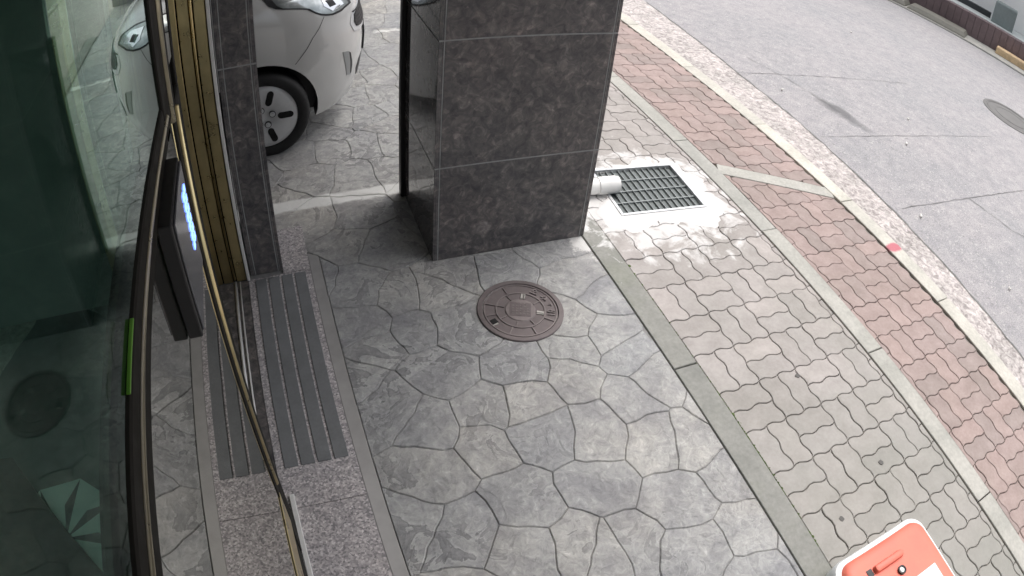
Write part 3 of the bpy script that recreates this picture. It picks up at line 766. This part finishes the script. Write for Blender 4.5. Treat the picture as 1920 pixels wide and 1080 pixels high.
# ------------------------------------------------------------------ drain grate, pipe and cement
dg = empty('drain_grate', (0, 0, 0)); tag(dg, 'steel bar drain grate set in the grey pavers beside the pillar', 'grate')
th_ = R(-3.2)
gc = Vector((2.05, 2.705))
def gp(x, y): p = rot((x, y), th_); return (gc.x+p[0], gc.y+p[1])
HX, HY = .262, .212
def gbar(name, xa, xb, ya, yb, z0, z1, m): return prism(name, [gp(xa, ya), gp(xb, ya), gp(xb, yb), gp(xa, yb)], z0, z1, m, dg, .001)
for xa, xb, ya, yb in ((-HX-.018, HX+.018, -HY-.018, -HY), (-HX-.018, HX+.018, HY, HY+.018), (-HX-.018, -HX, -HY+.001, HY-.001), (HX, HX+.018, -HY+.001, HY-.001)):
    gbar('frame_bar', xa, xb, ya, yb, -.06, .014, 'galvanised')
for k in range(1, 13):
    x = -HX+k*2*HX/13; gbar('bar', x-.0018, x+.0018, -HY, HY, -.035, .004, 'grate_bar')
for k in range(1, 4):
    y = -HY+k*2*HY/4; gbar('cross_bar', -HX, HX, y-.004, y+.004, -.014, .0028, 'grate_bar')
gbar('pit_floor', -HX, HX, -HY, HY, -.0105, -.0085, 'grate_steel')
pp = empty('drain_pipe', (1.48, 2.745, .050)); tag(pp, 'short white plastic pipe ending over the drain grate', 'pipe')
lathe('tube', [(.041, 0), (.047, .0), (.047, .37), (.041, .37), (.041, .0)], 28, 'pvc_white', pp)
lathe('collar', [(.047, .24), (.051, .242), (.051, .352), (.047, .354)], 28, 'pvc_white', pp)
pp.rotation_euler = (0, R(90), R(-3))
# rough white cement dabbed round the grate frame
random.seed(11)
def blob(cx, cy, rx, ry, n_, rough, z0, z1, name='cement_patch'):
    return [(cx+rx*math.cos(a)*q, cy+ry*math.sin(a)*q) for a, q in ((2*math.pi*k/n_, 1+random.uniform(-rough, rough)) for k in range(n_))]
outer = []
for k in range(96):
    a = 2*math.pi*k/96; c_, s_ = math.cos(a), math.sin(a)
    m_ = 1/max(abs(c_)/(HX+.02), abs(s_)/(HY+.02))
    ext = .05+.05*max(0, -s_)+.035*max(0, c_)+.03*math.sin(5*a+1)+.022*math.sin(11*a)+random.uniform(-.012, .012)
    if -.95 < math.sin(a) < -.2: ext += .035
    inn = gp(c_*m_, s_*m_); out_ = gp(c_*(m_+max(.01, ext)), s_*(m_+max(.01, ext))); outer.append((inn, out_))
vv = [(p[0], p[1], .011) for p, q in outer]+[((p[0]+q[0]*1.3)/2.3, (p[1]+q[1]*1.3)/2.3, .0075+random.uniform(-.002, .002)) for p, q in outer]+[(q[0], q[1], -.001) for p, q in outer]
ff = [(r*96+i, r*96+(i+1) % 96, (r+1)*96+(i+1) % 96, (r+1)*96+i) for r in range(2) for i in range(96)]
cmt = mesh('cement_patch', vv, ff, 'white_cement', None, True); tag(cmt, 'splashed white cement ring spread round the drain grate', 'cement')

# ------------------------------------------------------------------ plastic sign base at the lower right
sb = empty('sign_base', (1.775, .06, 0)); tag(sb, 'orange and white plastic sign base standing on the grey pavers', 'sign base')
def rrect(hx, hy, r, seg=6):
    out = []
    for cx_, cy_, a0 in ((hx-r, hy-r, 0), (-hx+r, hy-r, 90), (-hx+r, -hy+r, 180), (hx-r, -hy+r, 270)):
        for k in range(seg+1):
            a = R(a0+90*k/seg); out.append((cx_+r*math.cos(a), cy_+r*math.sin(a)))
    return out
def stack(name, levels, m, parent):
    vv, ff = [], []; n_ = len(levels[0][1])
    for z_, pts in levels: vv += [(p[0], p[1], z_) for p in pts]
    for k in range(len(levels)-1):
        for i in range(n_): ff.append((k*n_+i, k*n_+(i+1) % n_, (k+1)*n_+(i+1) % n_, (k+1)*n_+i))
    ff.append(tuple((len(levels)-1)*n_+i for i in range(n_)))
    o = mesh(name, vv, ff, m, parent, True)
    try: o.data.set_sharp_from_angle(angle=R(35))
    except Exception: pass
    return o
stack('tank', [(0, rrect(.262, .262, .07)), (.02, rrect(.268, .268, .07)), (.085, rrect(.268, .268, .07)), (.10, rrect(.262, .262, .07)), (.105, rrect(.245, .245, .06))], 'white_plastic', sb)
tp = stack('top_shell', [(.1052, rrect(.243, .243, .06)), (.118, rrect(.238, .238, .06)), (.128, rrect(.225, .225, .055)), (.131, rrect(.205, .205, .05))], 'orange_plastic', sb)
stack('handle', [(.1315, [(x-.035, y+.150) for x, y in rrect(.085, .018, .012, 3)]), (.150, [(x-.035, y+.150) for x, y in rrect(.080, .013, .009, 3)]), (.153, [(x-.035, y+.150) for x, y in rrect(.074, .008, .006, 3)])], 'orange_plastic', sb)
prism('handle_slot', [(-.152, .135), (-.125, .135), (-.125, .168), (-.152, .168)], .130, .1335, 'dark_trim', sb)
cap = lathe('filler_rim', [(.010, .130), (.0195, .130), (.0195, .141), (.013, .142), (.012, .134)], 24, 'black_plastic', sb, loc=(.0, .087, 0))
lathe('filler_plug', [(0, .139), (.0115, .138), (.0115, .131)], 20, 'white_plastic', sb, loc=(.0, .087, 0))
prism('sign_panel', [(-.13, -.2), (.165, -.2), (.165, .025), (-.13, .025)], .1305, .140, 'white_label', sb, .002)

# ------------------------------------------------------------------ white hatchback in the parking bay
LAY = [(.16, .57, .752), (.20, .615, .77), (.28, .645, .78), (.34, .66, .785), (.45, .68, .793), (.55, .685, .798), (.65, .68, .80), (.75, .655, .797), (.82, .63, .79), (.88, .585, .78), (.94, .50, .765), (1.0, .33, .745), (1.05, .05, .72), (1.08, -.25, .70), (1.2, -.5, .66), (1.35, -.8, .60), (1.44, -1.1, .54), (1.47, -1.35, .42)]
YC, NE, XR = 4.40, 3.1, -2.85
def lay(z):
    for a, b in zip(LAY[:-1], LAY[1:]):
        if a[0] <= z <= b[0]:
            t = (z-a[0])/(b[0]-a[0]); return a[1]+(b[1]-a[1])*t, a[2]+(b[2]-a[2])*t
    return (LAY[0] if z < LAY[0][0] else LAY[-1])[1:]
def S(phi, z, off=0.0):
    xf, b = lay(z); xc = min(-.35, xf-.3); A = xf-xc
    c_, s_ = max(math.cos(phi), 0), max(math.sin(phi), 0)
    p = Vector((xc+A*c_**(2/NE), YC-b*s_**(2/NE), z))
    if off:
        e = 1e-3
        du = S(min(phi+e, 1.5706), z)-S(max(phi-e, 1e-4), z); dz = S(phi, z+.004)-S(phi, z-.004)
        n_ = du.cross(dz)
        if n_.length > 1e-12:
            n_.normalize()
            if n_.dot(Vector((.6, -1, .3))) < 0: n_ = -n_
            p = p+n_*off
    return p
car = empty('parked_car', (-1.1, YC, 0)); tag(car, 'white small hatchback parked nose out behind the granite pier', 'car')
def cpart(name, o): o.parent = car; o.matrix_parent_inverse = Matrix.Translation((1.1, -YC, 0)); return o
zl = sorted({l[0] for l in LAY} | {.29, .395, .5, .6, .7, .785, .85, .91, .97, 1.025, 1.065, 1.14, 1.27})
NQ = 26
rings = []
for z in zl:
    ring = []
    xf, b = lay(z); xr = XR+.12*max(0, z-.9)+ (.1 if z < .3 else 0)
    half = [S(math.pi/2*k/NQ, z) for k in range(NQ+1)]                      # nose centre -> near side
    nx = 26
    xs = half[-1].x
    side = [Vector((xs+(xr+.35-xs)*k/nx, YC-b, z)) for k in range(1, nx+1)]
    rear = [Vector((xr+.35-.35*math.sin(R(90*k/8))**.8, YC-b*math.cos(R(90*k/8))**.6 if k < 8 else YC, z)) for k in range(1, 9)]
    nearside = half+side+rear
    ring = nearside+[Vector((p.x, 2*YC-p.y, p.z)) for p in reversed(nearside[1:-1])]
    rings.append(ring)
bm = bmesh.new(); n_ = len(rings[0]); vv = [[bm.verts.new(p) for p in r] for r in rings]
for a, b in zip(vv[:-1], vv[1:]):
    for i in range(n_): bm.faces.new((a[i], a[(i+1) % n_], b[(i+1) % n_], b[i]))
bm.faces.new(vv[-1]); bm.faces.new(list(reversed(vv[0])))
body = bmobj('body', bm, 'white_paint'); WX, WZ, WR = -.012, .266, .335
cutters = []
for wx in (WX, WX-2.38):
    for ya, yb in ((3.3, 3.86), (4.94, 5.5)):
        b2 = bmesh.new(); cyl(b2, (wx, ya, WZ), (wx, yb, WZ), WR, 48); c_ = bmobj('cut', b2, 'dark_trim'); cutters.append(c_)
        md = body.modifiers.new('arch', 'BOOLEAN'); md.operation = 'DIFFERENCE'; md.object = c_; md.solver = 'EXACT'
dg_ = bpy.context.evaluated_depsgraph_get(); me2 = bpy.data.meshes.new_from_object(body.evaluated_get(dg_))
body.modifiers.clear(); body.data = me2
for c_ in cutters: bpy.data.objects.remove(c_)
me2.materials.clear(); me2.materials.append(MAT['white_paint']); me2.materials.append(MAT['dark_trim']); me2.materials.append(MAT['lamp_lens'])
me2.shade_smooth()
for p in me2.polygons:
    c_ = p.center; p.material_index = 0
    if c_.z > 1.085 and c_.z < 1.44: p.material_index = 1
    if abs(c_.y-YC) < .83:
        for wx in (WX, WX-2.38):
            d = math.hypot(c_.x-wx, c_.z-WZ)
            if d < WR+.004 and c_.z < .75 and ((d > WR-.006 and abs(p.normal.y) < .3) or (abs(p.normal.y) > .95 and abs(c_.y-YC) < .6)): p.material_index = 1
try: me2.set_sharp_from_angle(angle=R(38))
except Exception: pass
cpart('body', body)
def patch(name, poly, off, m, rows=16, cols=12, parent=None):
    """a skin on the body: polygon in (phi, z), one span per height"""
    zmin, zmax = min(p[1] for p in poly), max(p[1] for p in poly); vv, ff = [], []; got = []
    for k in range(rows+1):
        z = zmin+(zmax-zmin)*(k+.001)/(rows+.002); xs = []
        for a, b in zip(poly, poly[1:]+poly[:1]):
            if (a[1] <= z < b[1]) or (b[1] <= z < a[1]): xs.append(a[0]+(b[0]-a[0])*(z-a[1])/(b[1]-a[1]))
        if len(xs) < 2: continue
        got.append((z, min(xs), max(xs)))
    for z, a, b in got: vv += [S(a+(b-a)*c/cols, z, off) for c in range(cols+1)]
    # skirt back to the skin so the piece has thickness
    for k in range(len(got)-1):
        for c in range(cols): i = k*(cols+1)+c; ff.append((i, i+1, i+cols+2, i+cols+1))
    base = len(vv); rim = [c for c in range(cols+1)]+[k*(cols+1)+cols for k in range(1, len(got))]+[(len(got)-1)*(cols+1)+c for c in range(cols-1, -1, -1)]+[k*(cols+1) for k in range(len(got)-2, 0, -1)]
    zz = [(z, a+(b-a)*c/cols) for z, a, b in got for c in range(cols+1)]
    vv += [S(zz[i][1], zz[i][0], -.006) for i in rim]
    for i in range(len(rim)): j = (i+1) % len(rim); ff.append((rim[i], rim[j], base+j, base+i))
    o = mesh(name, vv, ff, m, None, True)
    try: o.data.set_sharp_from_angle(angle=R(40))
    except Exception: pass
    b_ = bmesh.new(); b_.from_mesh(o.data); bmesh.ops.recalc_face_normals(b_, faces=b_.faces); b_.to_mesh(o.data); b_.free()
    cpart(name, o)
    me_ = o.data.copy(); o2 = bpy.data.objects.new(name, me_); C.objects.link(o2)       # its twin on the far side
    for v in me_.vertices: v.co.y = 2*YC-v.co.y
    me_.flip_normals(); cpart(name, o2)
    return o
hl = [(1.19, .99), (1.235, .945), (1.205, .92), (.998, .880), (.943, .838), (.887, .815), (.792, .801), (.665, .801), (.46, .812), (.43, .86), (.56, .93), (.80, .985), (1.05, 1.02)]
def inset(poly, k, cx_=None, cy_=None):
    cx_ = sum(p[0] for p in poly)/len(poly); cy_ = sum(p[1] for p in poly)/len(poly)
    return [(cx_+(p[0]-cx_)*k, cy_+(p[1]-cy_)*k) for p in poly]
h1 = patch('headlight', hl, .003, 'dark_trim', 20, 16)
patch('lens', inset(hl, .86), .006, 'lamp_lens', 20, 16)
patch('reflector', [(.60, .83), (.78, .825), (.84, .87), (.76, .93), (.60, .90)], .009, 'chrome', 12, 10)
patch('bulb_shroud', [(.70, .85), (.78, .85), (.78, .89), (.70, .89)], .012, 'dark_trim', 8, 8)
fg = [(.755, .548), (.67, .54), (.59, .42), (.585, .355), (.66, .36), (.715, .45)]
patch('fog_recess', fg, .0035, 'fog_grey', 14, 8)
patch('fog_slot', [(.665, .530), (.64, .520), (.592, .42), (.588, .368), (.612, .368)], .004, 'dark_trim', 12, 4)
gr = [(.0, .765), (.30, .765), (.48, .745), (.53, .70), (.50, .66), (.40, .65), (.0, .65)]
patch('grille_surround', [(.0, .775), (.30, .775), (.53, .755), (.60, .70), (.56, .64), (.42, .62), (.0, .62)], .004, 'hub_silver', 16, 20)
patch('grille', gr, .008, 'dark_trim', 16, 20)
for k in range(5): patch('grille_slat', [(.02, .668+k*.022), (.50, .668+k*.022), (.50, .674+k*.022), (.02, .674+k*.022)], .011, 'seam', 3, 16)
patch('lower_intake', [(.0, .30), (.40, .30), (.46, .36), (.40, .42), (.0, .42)], .003, 'dark_trim', 10, 16)
patch('plate_frame', [(.0, .44), (.26, .44), (.26, .61), (.0, .61)], .010, 'black_plastic', 6, 14)
patch('number_plate', [(.0, .455), (.23, .455), (.23, .595), (.0, .595)], .0125, 'white_label', 6, 14)
def seam(pts, w_, off=.0012, name='panel_gap'):
    vv, ff = [], []
    dense = []
    for a, b in zip(pts[:-1], pts[1:]): dense += [(a[0]+(b[0]-a[0])*k/10, a[1]+(b[1]-a[1])*k/10) for k in range(10)]
    dense.append(pts[-1])
    for k, (ph, z) in enumerate(dense):
        vv += [S(ph-w_, z, off), S(ph+w_, z, off)]
        if k: ff.append((2*k-2, 2*k-1, 2*k+1, 2*k))
    cpart(name, mesh(name, vv, ff, 'seam'))
seam([(.888, .811), (.96, .757), (1.04, .702), (1.10, .648), (1.16, .594), (1.19, .568)], .0035)
def wheel(x, y, side):
    wr = empty('wheel', (x, y, WZ)); wr.parent = car; wr.matrix_parent_inverse = Matrix.Translation((1.1, -YC, 0))
    s = side
    lathe('tyre', [(.195, .03*s), (.205, .004*s), (.222, -.004*s), (.255, -.002*s), (.272, .012*s), (.278, .035*s), (.278, .13*s), (.27, .155*s), (.2, .165*s), (.195, .03*s)], 56, 'tyre', wr, 'Y')
    lathe('hub_cap', [(0, .010*s), (.05, .009*s), (.06, .004*s), (.12, -.002*s), (.17, -.001*s), (.190, .004*s), (.2045, .012*s), (.2045, .03*s)], 56, 'hub_silver', wr, 'Y')
    for k in range(5):
        a = R(72*k); pts = []
        for t in range(16):
            b = 2*math.pi*t/16; u = .024*math.copysign(1, math.cos(b))*(1 if True else 0)+.024*math.cos(b); v = .021*math.sin(b)
            p = rot((.128+u, v), a); pts.append((p[0], -.0045*s, p[1]))
        n2 = len(pts); inner = [(p[0], .004*s, p[2]) for p in pts]
        mesh('vent_slot', pts+inner, [tuple(range(n2))]+[(i, (i+1) % n2, n2+(i+1) % n2, n2+i) for i in range(n2)], 'hole_dark', wr)
    for k in range(4):
        p = rot((.052, 0), R(19+90*k)); bm_ = bmesh.new()
        cyl(bm_, (p[0], .012*s, p[1]), (p[0], -.004*s, p[1]), .0165, 14); cyl(bm_, (p[0], -.004*s, p[1]), (p[0], -.010*s, p[1]), .009, 6)
        bmobj('wheel_nut', bm_, 'hub_silver', wr)
        lathe('nut_well', [(.0166, -.0032*s), (.0205, -.0042*s), (.0205, .01*s)], 16, 'seam', wr, 'Y', (p[0], 0, p[1]))
    return wr
wheel(WX, 3.612, 1); wheel(WX-2.38, 3.612, 1); wheel(WX, 2*YC-3.612, -1); wheel(WX-2.38, 2*YC-3.612, -1)

# ------------------------------------------------------------------ far side of the street
dirv = Vector((-.55, .83))
def lp(s, d): # along the far kerb from (11.14, 6.04), d metres beyond it
    return (11.14 + (-.42)*s + .907*d, 6.04 + .907*s + .42*d)
def strip(name, s0, s1, da, db, z0, z1, m, parent=None, bev=.01): return prism(name, [lp(s0, da), lp(s1, da), lp(s1, db), lp(s0, db)], z0, z1, m, parent, bev)
kr = strip('far_kerb', -6, 6, .0, .22, -.02, .02, 'kerb_stone', None); tag(kr, kind='structure')
for k, (s0, s1, l_) in enumerate(((.1, 1.35, 'nearer'), (1.4, 3.2, 'farther'))):
    o = prism('kerb_ramp', [lp(s0, .05), lp(s1, .05), lp(s1, .62), lp(s0, .62)], .021, .11, 'ramp_metal', None, .07); tag(o, 'dull olive drive over ramp at the far kerb, the ' + l_ + ' one', 'kerb ramp', 'ramps at the far kerb')
shop = empty('shop_front', (0, 0, 0)); tag(shop, 'raised brown tiled shop plinth with dark window frame across the street', 'shop front')
for k in range(67):
    s0 = -4+k*.15; strip('tile', s0, s0+.144, .70, .95, 0, .46, 'brown_tile', shop, .006)
strip('ledge', -4, 6.2, .96, 1.9, .02, .475, 'pale_ledge', shop)
strip('window_frame', -.2, 6.2, 1.5, 1.62, .476, .60, 'shop_frame', shop); strip('wall', -4, 6.2, 1.92, 2.2, 0, 4, 'white_wall', shop)
fw = strip('far_pavement', -6, 6.2, .225, .698, -.02, .018, 'kerb_stone'); tag(fw, kind='structure')
bn = strip('grey_bin', -.75, -.25, 1.15, 1.45, .477, .95, 'bin_grey', None, .03); tag(bn, 'grey box standing on the ledge of the far shop', 'bin')
ss = strip('stone_block', -2.2, -.55, .42, .66, .021, .16, 'sandstone', None, .02); tag(ss, 'yellow sandstone block at the foot of the brown tiles', 'stone block')

# ------------------------------------------------------------------ moss in the joints, litter
random.seed(5)
bm = bmesh.new()
def tuft(x, y, r):
    g_ = bmesh.ops.create_icosphere(bm, subdivisions=1, radius=1)['verts']
    for v in g_: v.co = Vector((x+v.co.x*r*random.uniform(.6, 1.4), y+v.co.y*r*random.uniform(.8, 2), -.004+v.co.z*r*.7))
for k in range(260):
    y = random.choice((random.gauss(.95, .18), random.gauss(.95, .22), random.uniform(-.5, 2.2))); tuft(1.600+random.gauss(0, .005), y, random.uniform(.003, .008))
for k in range(200):
    y = random.uniform(-.5, 3.5); tuft(2.658+random.gauss(0, .004), y, random.uniform(.002, .005))
ms = bmobj('moss', bm, 'moss'); tag(ms, 'moss growing in the joints along the flush kerbs', 'moss', kind='stuff')
spots = [(1727, 405, 'white litter scrap on the road beside the gutter, right of the slanting kerb block'),
         (1893, 541, 'white litter scrap near the right edge of the road, level with the red kerb mark'),
         (1703, 223, 'white litter scrap on the open road left of the road manhole'),
         (1596, 60, 'white litter scrap far up the road, highest of the scraps'),
         (1700, 269, 'white litter scrap lying on the middle road crack'),
         (1467, 168, 'white litter scrap near the gutter, left of the oil trail')]
for k, (px, py, lab) in enumerate(spots):
    p = ground(px, py); a = random.uniform(0, 3); L_ = random.uniform(.014, .026); bm = bmesh.new()
    cyl(bm, (p.x-L_*math.cos(a), p.y-L_*math.sin(a), .002), (p.x+L_*math.cos(a), p.y+L_*math.sin(a), .002), .008, 8, .006)
    o = bmobj('cigarette_butt', bm, 'litter'); tag(o, lab, 'litter', 'litter on the road')
for px, py, lab in ((1495, 705, 'dark chewing gum spot on a grey paver, farthest of the three'), (1652, 867, 'dark chewing gum spot on a grey paver nearest the middle kerb'), (1578, 973, 'faint dark gum spot on a grey paver left of the sign base')):
    p = ground(px, py); pts = [(p.x+.013*math.cos(a)*q, p.y+.013*math.sin(a)*q) for a, q in ((2*math.pi*k/12, random.uniform(.8, 1.15)) for k in range(12))]
    tag(prism('gum_spot', pts, -.002, .0028, 'gum', None, .001), lab, 'gum spot', 'gum spots on the pavers')
